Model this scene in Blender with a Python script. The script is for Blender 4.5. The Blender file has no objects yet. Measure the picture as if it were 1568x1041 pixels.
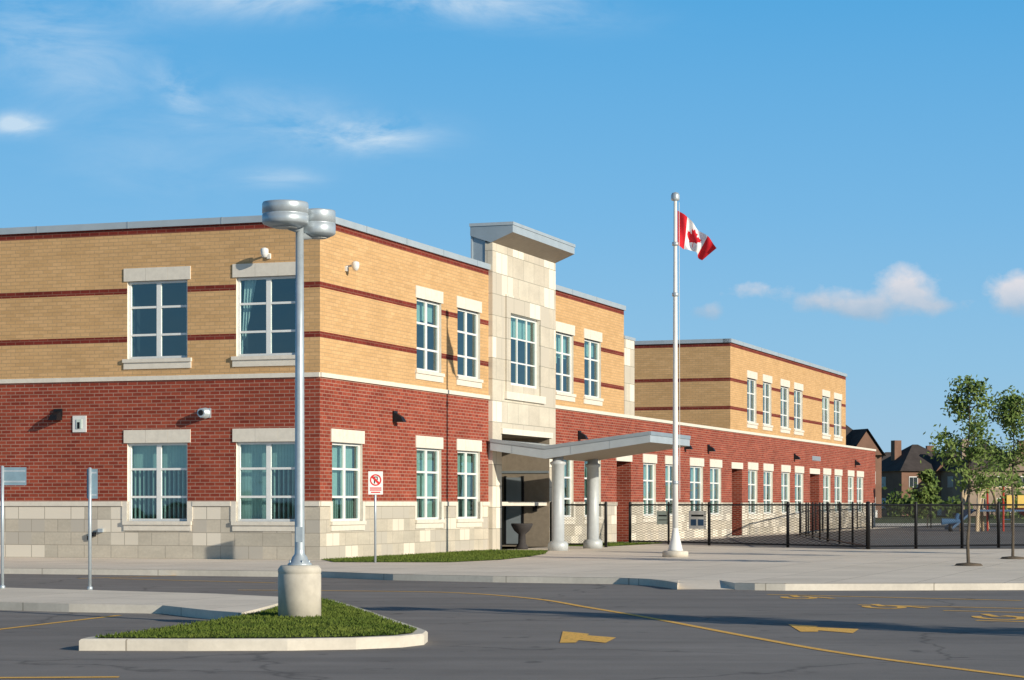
import bpy, math, random
from mathutils import Vector, Matrix
random.seed(7)
sc=bpy.context.scene
COL=sc.collection
# ---------------------------------------------------------------- materials
def newmat(name):
    m=bpy.data.materials.new(name); m.use_nodes=True
    nt=m.node_tree; b=nt.nodes['Principled BSDF']; b.inputs['Specular IOR Level'].default_value=0.25
    return m,nt,b
def N(nt,t,**k):
    n=nt.nodes.new(t)
    for a,v in k.items(): setattr(n,a,v)
    return n
def mth(nt,op,a,b=None,c=None):
    n=N(nt,'ShaderNodeMath',operation=op)
    for i,v in enumerate((a,b,c)):
        if v is None: continue
        if isinstance(v,(int,float)): n.inputs[i].default_value=v
        else: nt.links.new(v,n.inputs[i])
    return n.outputs[0]
def mixc(nt,f,a,b,mode='MIX'):
    n=N(nt,'ShaderNodeMix',data_type='RGBA',blend_type=mode)
    for i,v in ((0,f),(6,a),(7,b)):
        if isinstance(v,(int,float)): n.inputs[i].default_value=v
        elif isinstance(v,tuple): n.inputs[i].default_value=(*v[:3],1)
        else: nt.links.new(v,n.inputs[i])
    return n.outputs[2]
def noise(nt,vec,scale,detail=4,rough=0.6):
    n=N(nt,'ShaderNodeTexNoise'); n.inputs['Scale'].default_value=scale
    n.inputs['Detail'].default_value=detail; n.inputs['Roughness'].default_value=rough
    if vec is not None: nt.links.new(vec,n.inputs['Vector'])
    return n.outputs['Fac']
def ramp(nt,f,stops):
    n=N(nt,'ShaderNodeValToRGB'); cr=n.color_ramp
    while len(cr.elements)<len(stops): cr.elements.new(0.5)
    for e,(p,c) in zip(cr.elements,stops):
        e.position=p; e.color=(*c,1) if isinstance(c,tuple) else (c,c,c,1)
    nt.links.new(f,n.inputs[0]); return n.outputs[0]
def bump(nt,b,h,strength=0.3,dist=0.02):
    n=N(nt,'ShaderNodeBump'); n.inputs['Strength'].default_value=strength; n.inputs['Distance'].default_value=dist
    nt.links.new(h,n.inputs['Height']); nt.links.new(n.outputs[0],b.inputs['Normal'])
def objco(nt): return N(nt,'ShaderNodeTexCoord').outputs['Object']
def plain(name,c,rough=0.6,metal=0,var=0.15,scale=6,spec=0.3):
    m,nt,b=newmat(name); co=objco(nt)
    f=noise(nt,co,scale,5)
    v=ramp(nt,f,[(0.3,1-var),(0.7,1+0*var)])
    nt.links.new(mixc(nt,1.0,c,v,'MULTIPLY'),b.inputs['Base Color'])
    b.inputs['Roughness'].default_value=rough; b.inputs['Metallic'].default_value=metal
    b.inputs['Specular IOR Level'].default_value=spec
    return m
def masonry(name,c1,c2,mort,w,h,ms,var=0.25,off=0.5,smooth=0.1,c3=None,c4_=None):
    m,nt,b=newmat(name); co=objco(nt)
    s=N(nt,'ShaderNodeSeparateXYZ'); nt.links.new(co,s.inputs[0])
    cb=N(nt,'ShaderNodeCombineXYZ'); nt.links.new(mth(nt,'ADD',s.outputs[0],s.outputs[1]),cb.inputs[0]); nt.links.new(s.outputs[2],cb.inputs[1])
    br=N(nt,'ShaderNodeTexBrick'); br.offset=off
    nt.links.new(cb.outputs[0],br.inputs['Vector'])
    for k,v in (('Color1',(*c1,1)),('Color2',(*c2,1)),('Mortar',(*mort,1)),('Scale',1),('Mortar Size',ms),('Mortar Smooth',smooth),('Brick Width',w),('Row Height',h)):
        br.inputs[k].default_value=v
    f=noise(nt,co,0.6,6,0.65); f2=noise(nt,cb.outputs[0],14,3)
    mp=N(nt,'ShaderNodeMapping'); mp.inputs['Scale'].default_value=(0.7,1/h*0.9,1); nt.links.new(cb.outputs[0],mp.inputs[0])
    f3=noise(nt,mp.outputs[0],1.0,3,0.6)
    v=ramp(nt,f,[(0.3,1-var),(0.7,1.0)]); v3=ramp(nt,f3,[(0.3,1-var*1.1),(0.7,1.0)]); v2=ramp(nt,f2,[(0.25,0.86),(0.75,1.0)])
    c=mixc(nt,1,br.outputs['Color'],v,'MULTIPLY'); c=mixc(nt,1,c,v3,'MULTIPLY'); c=mixc(nt,1,c,v2,'MULTIPLY')
    if c3:
        mp2=N(nt,'ShaderNodeMapping'); mp2.inputs['Scale'].default_value=(1/w,1/h,1); nt.links.new(cb.outputs[0],mp2.inputs[0])
        sn=N(nt,'ShaderNodeTexWhiteNoise',noise_dimensions='2D')
        s2=N(nt,'ShaderNodeSeparateXYZ'); nt.links.new(mp2.outputs[0],s2.inputs[0])
        row=mth(nt,'FLOOR',s2.outputs[1]); par=mth(nt,'MULTIPLY',mth(nt,'MODULO',row,2),off)
        colu=mth(nt,'FLOOR',mth(nt,'SUBTRACT',s2.outputs[0],par))
        c4=N(nt,'ShaderNodeCombineXYZ'); nt.links.new(colu,c4.inputs[0]); nt.links.new(row,c4.inputs[1])
        nt.links.new(c4.outputs[0],sn.inputs['Vector'])
        nm=mth(nt,'SUBTRACT',1.0,br.outputs['Fac'])
        k=mth(nt,'MULTIPLY',ramp(nt,sn.outputs['Value'],[(0.74,0.0),(0.76,0.9)]),nm)
        c=mixc(nt,k,c,c3)
        if c4_:
            k=mth(nt,'MULTIPLY',ramp(nt,sn.outputs['Value'],[(0.22,0.9),(0.24,0.0)]),nm); c=mixc(nt,k,c,c4_)
    nt.links.new(c,b.inputs['Base Color']); b.inputs['Roughness'].default_value=0.9; b.inputs['Specular IOR Level'].default_value=.1
    return m
M={}
M['red']=masonry('red_brick',(.47,.10,.058),(.31,.055,.036),(.50,.29,.22),.30,.10,.011)
M['yel']=masonry('yellow_brick',(.80,.50,.245),(.70,.43,.20),(.56,.37,.20),.30,.10,.010,var=0.13)
M['dred']=masonry('dark_red_brick',(.29,.05,.036),(.21,.036,.028),(.32,.14,.10),.30,.10,.010)
M['stone']=masonry('limestone_block',(.70,.625,.51),(.61,.555,.46),(.44,.39,.32),.85,.36,.010,var=0.14,c3=(.49,.45,.39),c4_=(.77,.70,.59))
M['tower']=masonry('limestone_panel',(.76,.69,.565),(.68,.61,.50),(.40,.37,.30),1.1,.70,.012,var=0.14,c3=(.54,.49,.41),c4_=(.82,.76,.65))
M['trim']=plain('cream_stone_trim',(.78,.72,.62),.8,var=.14)
M['coping']=plain('metal_coping',(.46,.52,.56),.45,metal=.2,var=.12,scale=2)
M['metal']=plain('grey_metal_panel',(.36,.42,.46),.4,metal=.3,var=.15,scale=1.5)
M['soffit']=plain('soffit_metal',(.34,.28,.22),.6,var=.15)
M['frame']=plain('white_window_frame',(.80,.81,.79),.5,var=.08)
M['blind']=plain('blind_fabric',(.60,.70,.64),.9,var=.12)
M['curtain']=plain('curtain_fabric',(.8,.82,.8),.9,var=.2)
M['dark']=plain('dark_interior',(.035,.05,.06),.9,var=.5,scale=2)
M['roof']=plain('flat_roof_membrane',(.2,.2,.2),.9)
M['black']=plain('black_paint',(.012,.012,.014),.5)
M['urn']=plain('dark_grey_cast_stone',(.05,.045,.045),.8)
M['white']=plain('white_paint',(.78,.78,.75),.5,var=.1)
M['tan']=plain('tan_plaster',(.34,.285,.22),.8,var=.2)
M['door']=plain('brown_door',(.13,.045,.03),.6)
M['galv']=plain('galvanised_steel',(.52,.58,.62),.40,metal=.4,var=.18,scale=9)
M['column']=plain('column_painted_metal',(.52,.55,.56),.45,metal=.1,var=.12)
M['signback']=plain('sign_back_aluminium',(.26,.38,.45),.45,metal=.3,var=.2)
M['signred']=plain('sign_red',(.6,.02,.02),.5,var=.05)
M['lampconc']=plain('cast_concrete',(.70,.64,.54),.9,var=.35,scale=3)
M['flagred']=plain('flag_red',(.62,.012,.025),.8,var=.1)
M['flagwhite']=plain('flag_white',(.82,.82,.83),.8,var=.05)
M['bark']=plain('tree_bark',(.14,.11,.08),.9,var=.4,scale=20)
M['blue']=plain('play_blue',(.04,.10,.20),.6); M['yellow']=plain('play_yellow',(.62,.42,.08),.5)
M['playtan']=plain('play_tan',(.55,.43,.28),.6); M['playred']=plain('play_red',(.45,.05,.03),.5)
M['shingle']=plain('roof_shingle',(.075,.062,.058),.95,var=.4,scale=.8)
M['hbrick']=plain('house_brick',(.24,.135,.095),.9,var=.3,scale=.6); M['hbrick2']=plain('house_brick_tan',(.34,.26,.2),.9,var=.3,scale=.6)
def glassmat():
    m,nt,b=newmat('window_glass'); out=nt.nodes['Material Output']; nt.nodes.remove(b)
    tr=N(nt,'ShaderNodeBsdfTransparent'); tr.inputs[0].default_value=(.58,.76,.76,1)
    gl=N(nt,'ShaderNodeBsdfGlossy'); gl.inputs['Roughness'].default_value=.03; gl.inputs[0].default_value=(.72,.86,.86,1)
    fr=N(nt,'ShaderNodeFresnel'); fr.inputs[0].default_value=1.5
    co=objco(nt); n=noise(nt,co,.8,2)
    bp=N(nt,'ShaderNodeBump'); bp.inputs['Strength'].default_value=.3; bp.inputs['Distance'].default_value=.03; nt.links.new(n,bp.inputs['Height']); nt.links.new(bp.outputs[0],gl.inputs['Normal'])
    mx=N(nt,'ShaderNodeMixShader'); nt.links.new(mth(nt,'ADD',fr.outputs[0],.11),mx.inputs[0])
    nt.links.new(tr.outputs[0],mx.inputs[1]); nt.links.new(gl.outputs[0],mx.inputs[2]); nt.links.new(mx.outputs[0],out.inputs[0]); return m
M['glass']=glassmat()
def chain():
    m,nt,b=newmat('chain_link_mesh'); out=nt.nodes['Material Output']
    b.inputs['Base Color'].default_value=(.010,.010,.011,1); b.inputs['Roughness'].default_value=.6
    s=N(nt,'ShaderNodeSeparateXYZ'); nt.links.new(objco(nt),s.inputs[0])
    u=mth(nt,'ADD',s.outputs[0],mth(nt,'MULTIPLY',s.outputs[1],.35))
    a=mth(nt,'FRACT',mth(nt,'MULTIPLY',mth(nt,'ADD',u,s.outputs[2]),11.0)); c=mth(nt,'FRACT',mth(nt,'MULTIPLY',mth(nt,'SUBTRACT',u,s.outputs[2]),11.0))
    f=mth(nt,'MAXIMUM',mth(nt,'LESS_THAN',a,.12),mth(nt,'LESS_THAN',c,.12))
    tr=N(nt,'ShaderNodeBsdfTransparent'); mx=N(nt,'ShaderNodeMixShader')
    nt.links.new(f,mx.inputs[0]); nt.links.new(tr.outputs[0],mx.inputs[1]); nt.links.new(b.outputs[0],mx.inputs[2]); nt.links.new(mx.outputs[0],out.inputs[0]); return m
M['chain']=chain()
def asphalt(name,c,patch=.2):
    m,nt,b=newmat(name); co=objco(nt)
    big=noise(nt,co,.12,6,.6); mid=noise(nt,co,1.3,5,.7); fine=noise(nt,co,60,3,.7)
    v=mixc(nt,1,ramp(nt,big,[(.35,1-patch),(.65,1.0)]),ramp(nt,mid,[(.3,.87),(.7,1.0)]),'MULTIPLY')
    v=mixc(nt,1,v,ramp(nt,fine,[(.3,.74),(.7,1.0)]),'MULTIPLY')
    mp=N(nt,'ShaderNodeMapping'); mp.inputs['Scale'].default_value=(.12,1.4,1); mp.inputs['Rotation'].default_value=(0,0,.12); nt.links.new(co,mp.inputs[0])
    v=mixc(nt,1,v,ramp(nt,noise(nt,mp.outputs[0],1,4),[(.35,.84),(.6,1.0)]),'MULTIPLY')
    v=mixc(nt,1,v,ramp(nt,noise(nt,co,2.6,2,.4),[(.24,.65),(.31,1.0)]),'MULTIPLY')
    vo=N(nt,'ShaderNodeTexVoronoi',feature='DISTANCE_TO_EDGE'); vo.inputs['Scale'].default_value=.16
    wv=N(nt,'ShaderNodeVectorMath',operation='ADD'); nt.links.new(co,wv.inputs[0])
    nn=N(nt,'ShaderNodeTexNoise'); nn.inputs['Scale'].default_value=.8; nn.inputs['Detail'].default_value=5; nt.links.new(co,nn.inputs[0]); nt.links.new(nn.outputs['Color'],wv.inputs[1])
    nt.links.new(wv.outputs[0],vo.inputs['Vector'])
    v=mixc(nt,1,v,ramp(nt,vo.outputs['Distance'],[(.0,.6),(.006,1.0)]),'MULTIPLY')
    nt.links.new(mixc(nt,1,c,v,'MULTIPLY'),b.inputs['Base Color']); b.inputs['Roughness'].default_value=.85
    bump(nt,b,fine,.2,.006); return m
M['asph']=asphalt('road_asphalt',(.315,.288,.27)); M['asph2']=asphalt('playground_asphalt',(.22,.20,.185))
def concrete(name,c,jw,var=.16):
    m,nt,b=newmat(name); co=objco(nt)
    mp=N(nt,'ShaderNodeMapping'); mp.inputs['Rotation'].default_value=(0,0,.338); nt.links.new(co,mp.inputs[0])
    br=N(nt,'ShaderNodeTexBrick'); br.offset=0; nt.links.new(mp.outputs[0],br.inputs['Vector'])
    for k,v in (('Color1',(1,1,1,1)),('Color2',(.92,.92,.91,1)),('Mortar',(.5,.48,.45,1)),('Scale',1),('Mortar Size',.010),('Brick Width',jw),('Row Height',jw)): br.inputs[k].default_value=v
    v=mixc(nt,1,br.outputs['Color'],ramp(nt,noise(nt,co,.5,6,.65),[(.3,1-var),(.65,1.0)]),'MULTIPLY')
    v=mixc(nt,1,v,ramp(nt,noise(nt,co,12,5,.7),[(.3,.88),(.7,1.0)]),'MULTIPLY')
    nt.links.new(mixc(nt,1,c,v,'MULTIPLY'),b.inputs['Base Color']); b.inputs['Roughness'].default_value=.9
    return m
M['walk']=concrete('sidewalk_concrete',(.88,.775,.65),1.6); M['kerb']=concrete('kerb_concrete',(.82,.75,.64),3.0,.28)
def grass(name,c1,c2):
    m,nt,b=newmat(name); co=objco(nt)
    f=mixc(nt,.5,noise(nt,co,1.2,5),noise(nt,co,30,4,.8))
    nt.links.new(ramp(nt,f,[(.38,c1),(.62,c2)]),b.inputs['Base Color']); b.inputs['Roughness'].default_value=.95
    bump(nt,b,noise(nt,co,45,3),.7,.04); return m
M['grass']=grass('lawn_grass',(.055,.10,.012),(.17,.21,.04)); M['ground']=grass('field_ground',(.07,.1,.03),(.13,.14,.06))
def leafm(name,c1,c2):
    m,nt,b=newmat(name)
    f=noise(nt,objco(nt),3,4)
    c=ramp(nt,f,[(.35,c1),(.65,c2)]); nt.links.new(c,b.inputs['Base Color']); b.inputs['Roughness'].default_value=.7
    out=nt.nodes['Material Output']; tl=N(nt,'ShaderNodeBsdfTranslucent'); nt.links.new(c,tl.inputs[0]); mx=N(nt,'ShaderNodeMixShader'); mx.inputs[0].default_value=.3
    nt.links.new(b.outputs[0],mx.inputs[1]); nt.links.new(tl.outputs[0],mx.inputs[2]); nt.links.new(mx.outputs[0],out.inputs[0]); return m
M['leaf']=leafm('leaf_green',(.10,.17,.035),(.24,.31,.09)); M['leafd']=leafm('leaf_dark_green',(.04,.075,.018),(.10,.15,.035))
def paint():
    m,nt,b=newmat('yellow_road_paint'); out=nt.nodes['Material Output']; co=objco(nt)
    f=noise(nt,co,7,6,.75); nt.links.new(ramp(nt,f,[(.3,(.80,.44,.09)),(.7,(.98,.56,.11))]),b.inputs['Base Color']); b.inputs['Roughness'].default_value=.7
    tr=N(nt,'ShaderNodeBsdfTransparent'); mx=N(nt,'ShaderNodeMixShader')
    nt.links.new(ramp(nt,noise(nt,co,16,5,.8),[(.36,.3),(.45,1.0)]),mx.inputs[0]); nt.links.new(tr.outputs[0],mx.inputs[1]); nt.links.new(b.outputs[0],mx.inputs[2]); nt.links.new(mx.outputs[0],out.inputs[0]); return m
M['paint']=paint()
# ---------------------------------------------------------------- mesh builder
class MB:
    def __init__(s): s.v=[];s.f=[];s.m=[];s.mats=[];s.sm=[]
    def mi(s,k):
        if k not in s.mats: s.mats.append(k)
        return s.mats.index(k)
    def poly(s,pts,mat,smooth=False):
        i=len(s.v); s.v+= [tuple(p) for p in pts]; s.f.append(tuple(range(i,i+len(pts)))); s.m.append(s.mi(mat)); s.sm.append(smooth)
    def hexa(s,c,mat):
        i=len(s.v); s.v+=[tuple(p) for p in c]
        for q in ((3,2,1,0),(4,5,6,7),(0,1,5,4),(1,2,6,5),(2,3,7,6),(3,0,4,7)):
            s.f.append(tuple(i+k for k in q)); s.m.append(s.mi(mat)); s.sm.append(False)
    def box(s,x0,x1,y0,y1,z0,z1,mat):
        s.hexa([(x0,y0,z0),(x1,y0,z0),(x1,y1,z0),(x0,y1,z0),(x0,y0,z1),(x1,y0,z1),(x1,y1,z1),(x0,y1,z1)],mat)
    def lathe(s,cx,cy,prof,mat,n=28,a0=0):
        i=len(s.v)
        for r,z in prof:
            for k in range(n):
                a=2*math.pi*k/n; s.v.append((cx+r*math.cos(a),cy+r*math.sin(a),z))
        for j in range(len(prof)-1):
            for k in range(n):
                s.f.append((i+j*n+k,i+j*n+(k+1)%n,i+(j+1)*n+(k+1)%n,i+(j+1)*n+k)); s.m.append(s.mi(mat)); s.sm.append(True)
        for j in (0,len(prof)-1):
            if prof[j][0]>.001:
                t=tuple(i+j*n+k for k in range(n)); s.f.append(t if j else t[::-1]); s.m.append(s.mi(mat)); s.sm.append(False)
    def tube(s,a,b,r0,r1,mat,n=8):
        a=Vector(a);b=Vector(b);d=(b-a).normalized(); q=d.to_track_quat('Z','Y'); i=len(s.v)
        for p,r in ((a,r0),(b,r1)):
            for k in range(n):
                t=2*math.pi*k/n; s.v.append(tuple(p+q@Vector((r*math.cos(t),r*math.sin(t),0))))
        for k in range(n):
            s.f.append((i+k,i+(k+1)%n,i+n+(k+1)%n,i+n+k)); s.m.append(s.mi(mat)); s.sm.append(True)
        for o in (0,n): s.f.append(tuple(i+o+k for k in range(n))); s.m.append(s.mi(mat)); s.sm.append(False)
    def prism(s,poly,z0,z1,mat,side=None):
        n=len(poly); s.poly([(x,y,z1) for x,y in poly],mat)
        for k in range(n):
            a=poly[k];b=poly[(k+1)%n]; s.poly([(a[0],a[1],z0),(b[0],b[1],z0),(b[0],b[1],z1),(a[0],a[1],z1)],side or mat)
    def obj(s,name,parent=None,loc=(0,0,0),rotz=0):
        me=bpy.data.meshes.new(name); me.from_pydata(s.v,[],s.f)
        for k in s.mats: me.materials.append(M[k])
        me.polygons.foreach_set('material_index',s.m); me.polygons.foreach_set('use_smooth',s.sm); me.update()
        o=bpy.data.objects.new(name,me); COL.objects.link(o); o.location=loc; o.rotation_euler=(0,0,rotz)
        if parent: o.parent=parent
        return o
def empty(name,loc=(0,0,0),rotz=0):
    e=bpy.data.objects.new(name,None); COL.objects.link(e); e.location=loc; e.rotation_euler=(0,0,rotz); e.empty_display_size=.5; return e
# ---------------------------------------------------------------- school building (local x = out of long face, y = along long face)
ANG=-math.atan2(.3319,.9433)
CX,CY=-5.167,58.0
def W(p,t): # local->world
    return (CX+.9433*p+.3319*t, CY-.3319*p+.9433*t)
SB=empty('school_building',(CX,CY,0),ANG)
ptR=lambda a,z,d:(-d,a,z)
ptL=lambda a,z,d:(-a,d,z)
def bx(mb,pt,a0,a1,z0,z1,d0,d1,mat):
    mb.hexa([pt(a0,z0,d0),pt(a1,z0,d0),pt(a1,z0,d1),pt(a0,z0,d1),pt(a0,z1,d0),pt(a1,z1,d0),pt(a1,z1,d1),pt(a0,z1,d1)],mat)
BG=[(0,1.45,'stone'),(1.45,4.97,'red')]
BU=[(4.97,6.0,'yel'),(6.0,6.16,'dred'),(6.16,7.34,'yel'),(7.34,7.50,'dred'),(7.50,8.98,'yel'),(8.98,9.16,'dred')]
def wall(mb,pt,a0,a1,bands,holes):
    for z0,z1,mat in bands:
        A=sorted({a0,a1,*[h[0] for h in holes],*[h[1] for h in holes]}); A=[a for a in A if a0<=a<=a1]
        Z=sorted({z0,z1,*[z for h in holes for z in h[2:4] if z0<z<z1]})
        for i in range(len(A)-1):
            for j in range(len(Z)-1):
                ca=(A[i]+A[i+1])/2; cz=(Z[j]+Z[j+1])/2
                if any(h[0]<ca<h[1] and h[2]<cz<h[3] for h in holes): continue
                mb.poly([pt(A[i],Z[j],0),pt(A[i+1],Z[j],0),pt(A[i+1],Z[j+1],0),pt(A[i],Z[j+1],0)],mat)
def reveal(mb,pt,h,d0,d1,mat,back=None):
    a0,a1,z0,z1=h[:4]
    for q in (((a0,z0),(a0,z1)),((a0,z1),(a1,z1)),((a1,z1),(a1,z0)),((a1,z0),(a0,z0))):
        (x,z),(x2,z2)=q; mb.poly([pt(x,z,d0),pt(x2,z2,d0),pt(x2,z2,d1),pt(x,z,d1)],mat)
    if back: mb.poly([pt(a0,z0,d1),pt(a1,z0,d1),pt(a1,z1,d1),pt(a0,z1,d1)],back)
walls=MB(); trims=MB(); frames=MB(); glass=MB(); blinds=MB(); rooms=MB()
UW=(5.53,7.69); LW=(1.03,3.20)
def window(pt,a0,a1,z0,z1,lower,rnd,hs=(.335,.69),thick=.07,covs=None):
    h=(a0,a1,z0,z1)
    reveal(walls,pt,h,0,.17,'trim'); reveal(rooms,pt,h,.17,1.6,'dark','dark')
    d0,d1=.09,.165; f=thick
    bx(frames,pt,a0,a0+f,z0,z1,d0,d1,'frame'); bx(frames,pt,a1-f,a1,z0,z1,d0,d1,'frame')
    bx(frames,pt,a0+f,a1-f,z0,z0+f,d0,d1,'frame'); bx(frames,pt,a0+f,a1-f,z1-f,z1,d0,d1,'frame')
    c=(a0+a1)/2; bx(frames,pt,c-.07,c+.07,z0+f,z1-f,d0+.004,d1-.004,'frame')
    H=z1-z0
    for k,fr in enumerate(hs):
        z=z1-H*fr
        for (b0,b1) in ((a0+f,c-.07),(c+.07,a1-f)):
            bx(frames,pt,b0,b1,z-.03,z+.03,d0+.01,d1-.01,'frame')
    zz=[z1-f]+[z1-H*fr for fr in hs]+[z0+f]
    for (b0,b1) in ((a0+f,c-.07),(c+.07,a1-f)):
        for k in range(len(zz)-1):
            j=[rnd.uniform(-.004,.004) for _ in range(2)]
            glass.poly([pt(b0,zz[k+1],.13+j[0]),pt(b1,zz[k+1],.13+j[1]),pt(b1,zz[k],.13+j[1]-j[0]),pt(b0,zz[k],.13)],'glass')
    if lower:
        for i,(b0,b1) in enumerate(((a0,c),(c,a1))):
            cov=rnd.choice([.34,.34,.34,.69,.34,1.0])
            if covs: cov=covs[i]
            zb=z1-H*cov
            x=b0
            while x<b1-.05:
                bx(blinds,pt,x,x+.085,zb,z1,.30,.31,'blind'); x+=.092
            if cov<.9:
                x=b0
                while x<b1-.05:
                    bx(blinds,pt,x,x+.03,z0,zb,.28,.36,'blind'); x+=.14
    elif covs is None:
        if rnd.random()<.6:
            cov=rnd.choice([.2,.34,.5]); bx(blinds,pt,a0,c,z1-H*cov,z1,.30,.31,'blind')
            if rnd.random()<.6: bx(blinds,pt,c,a1,z1-H*cov*.8,z1,.30,.31,'blind')
    lh=.36
    n=3; w=(a1-a0+.20)/n
    for k in range(n): bx(trims,pt,a0-.10+k*w+(.006 if k else 0),a0-.10+(k+1)*w,z1,z1+lh,-.03-.002*(k%2),.10,'trim')
    sb=.28 if not lower else .26
    bx(trims,pt,a0-.12,a1+.10,z0-sb,z0-.10,-.035,.12,'trim'); bx(trims,pt,a0-.14,a1+.12,z0-.10,z0,-.075,.12,'trim')
    if lower:
        bx(trims,pt,a0-.16,a0,z0,1.58,-.022,.1,'trim'); bx(trims,pt,a1,a1+.16,z0,1.58,-.022,.1,'trim')
def segs(pt,a0,a1,z0,z1,cuts,d,mat):
    x=a0
    for c0,c1 in sorted(cuts):
        if c0>x: bx(trims,pt,x,c0,z0,z1,d,.08,mat)
        x=max(x,c1)
    if x<a1: bx(trims,pt,x,a1,z0,z1,d,.08,mat)
R=random.Random(3)
LWIN=[(.64,2.50),(3.99,5.86),(10.9,12.77),(14.3,16.2),(20.5,22.4)]
VL=26.0
holes=[]
for a0,a1 in LWIN: holes+=[(a0,a1,*UW),(a0,a1,*LW)]
wall(walls,ptL,0,VL,BG+BU,holes)
LC=[(.34,1.0),(.34,.34),(.34,.69),(.34,.34),(1.0,.34)]
for i,(a0,a1) in enumerate(LWIN):
    window(ptL,a0,a1,*UW,False,R,covs=()); window(ptL,a0,a1,*LW,True,R,covs=LC[i])
for k in range(7):
    x=2.38-.05*k; blinds.poly([ptL(x,UW[1],.28+.03*(k%2)),ptL(x-.05,UW[1],.28+.03*((k+1)%2)),ptL(x-.05+.12,5.6+.25*k,.28+.03*((k+1)%2)),ptL(x+.02+.08,5.6+.2*k,.28+.03*(k%2))],'curtain')
segs(ptL,0,VL,1.45,1.58,[(a-.16,b+.16) for a,b in LWIN],-.035,'trim')
bx(trims,ptL,0,VL,4.93,5.05,-.05,.08,'trim')
bx(trims,ptL,-.07,VL,9.16,9.34,-.07,.35,'coping')
UA=[(6.96,9.0),(10.4,12.45)]; UB=[(20.3,22.36),(23.7,25.79)]
UC=[(50.2,52.2),(53.65,55.6),(57.8,59.9),(61.2,63.4),(68.9,71.0),(72.4,74.7)]
LR=[(.80,2.88),(6.96,9.0),(10.4,12.45),(20.3,22.36),(23.7,25.79),(31.7,33.6),(35.1,37.0),(39.2,41.5),(42.8,44.9),(50.4,52.4),(53.8,55.9),(58.0,60.1),(61.4,63.6),(69.2,71.3),(72.6,74.8),(76.8,78.7),(79.8,82.0)]
DR=[(27.9,29.9),(47.0,49.1),(65.4,68.0)]
h=[(a,b,*LW) for a,b in LR]+[(a,b,0,3.2) for a,b in DR]
T0,T1=13.25,19.84
wall(walls,ptR,0,T0,BG+BU,[x for x in h if x[1]<T0]+[(a,b,*UW) for a,b in UA])
wall(walls,ptR,T1,28.9,BG+BU,[x for x in h if x[0]>T1 and x[1]<28.9 or x[0]==27.9]+[(a,b,*UW) for a,b in UB])
wall(walls,ptR,28.9,86.4,BG,[x for x in h if x[0]>28.9 or x[0]==27.9])
wall(walls,ptR,46.7,76.1,BU,[(a,b,*UW) for a,b in UC])
for a,b in UA+UB+UC: window(ptR,a,b,*UW,False,R)
for a,b in LR: window(ptR,a,b,*LW,True,R)
for a,b in DR:
    reveal(walls,ptR,(a,b,0,3.2),0,1.1,'red'); 
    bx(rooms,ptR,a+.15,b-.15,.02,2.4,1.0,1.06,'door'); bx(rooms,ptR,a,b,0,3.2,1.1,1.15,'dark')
    bx(trims,ptR,a-.1,b+.1,3.2,3.5,-.03,.1,'trim')
cuts=[(a-.16,b+.16) for a,b in LR]+DR
segs(ptR,0,T0,1.45,1.58,cuts,-.037,'trim'); segs(ptR,T1,86.4,1.45,1.58,[c for c in cuts if c[0]>T1],-.037,'trim')
bx(trims,ptR,0,T0,4.93,5.05,-.052,.08,'trim'); bx(trims,ptR,T1,86.4,4.93,5.05,-.052,.08,'trim')
bx(trims,ptR,-.073,T0,9.16,9.342,-.073,.35,'coping'); bx(trims,ptR,T1,28.95,9.16,9.342,-.073,.35,'coping'); bx(trims,ptR,46.63,76.2,9.16,9.342,-.073,.35,'coping')
for k in range(1,9):
    bx(trims,ptL,k*2.9,k*2.9+.025,9.155,9.347,-.078,.3,'metal')
for t in list(range(3,13,3))+[22,25]+list(range(49,76,4)):
    bx(trims,ptR,t,t+.03,9.155,9.348,-.08,.3,'metal')
bx(walls,ptR,28.9,30.3,5.05,8.05,-.03,2.5,'tower'); bx(trims,ptR,28.85,30.35,8.05,8.17,-.06,2.5,'coping')
D=-26.0
for z0,z1,mat in BG+BU:
    walls.poly([(D,0,z0),(D,30,z0),(D,30,z1),(D,0,z1)],mat)
for z0,z1,mat in BU:
    walls.poly([(0,28.9,z0),(D,28.9,z0),(D,28.9,z1),(0,28.9,z1)],mat)
    walls.poly([(0,46.7,z0),(-22,46.7,z0),(-22,46.7,z1),(0,46.7,z1)],mat)
    walls.poly([(0,76.1,z0),(-22,76.1,z0),(-22,76.1,z1),(0,76.1,z1)],mat)
    walls.poly([(-22,46.7,z0),(-22,76.1,z0),(-22,76.1,z1),(-22,46.7,z1)],mat)
for z0,z1,mat in BG:
    walls.poly([(0,86.4,z0),(D,86.4,z0),(D,86.4,z1),(0,86.4,z1)],mat); walls.poly([(D,30,z0),(D,86.4,z0),(D,86.4,z1),(D,30,z1)],mat)
trims.box(-22,.0,46.63,46.7,9.16,9.341,'coping'); trims.box(-22,-.36,46.71,47.0,9.16,9.339,'coping')
walls.poly([(-.3,.3,9.1),(-.3,28.9,9.1),(D,28.9,9.1),(D,.3,9.1)],'roof'); walls.poly([(-.3,47,9.1),(-.3,76,9.1),(-22,76,9.1),(-22,47,9.1)],'roof')
walls.poly([(-.1,28.9,4.9),(-.1,86.3,4.9),(D,86.3,4.9),(D,28.9,4.9)],'roof')
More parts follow.
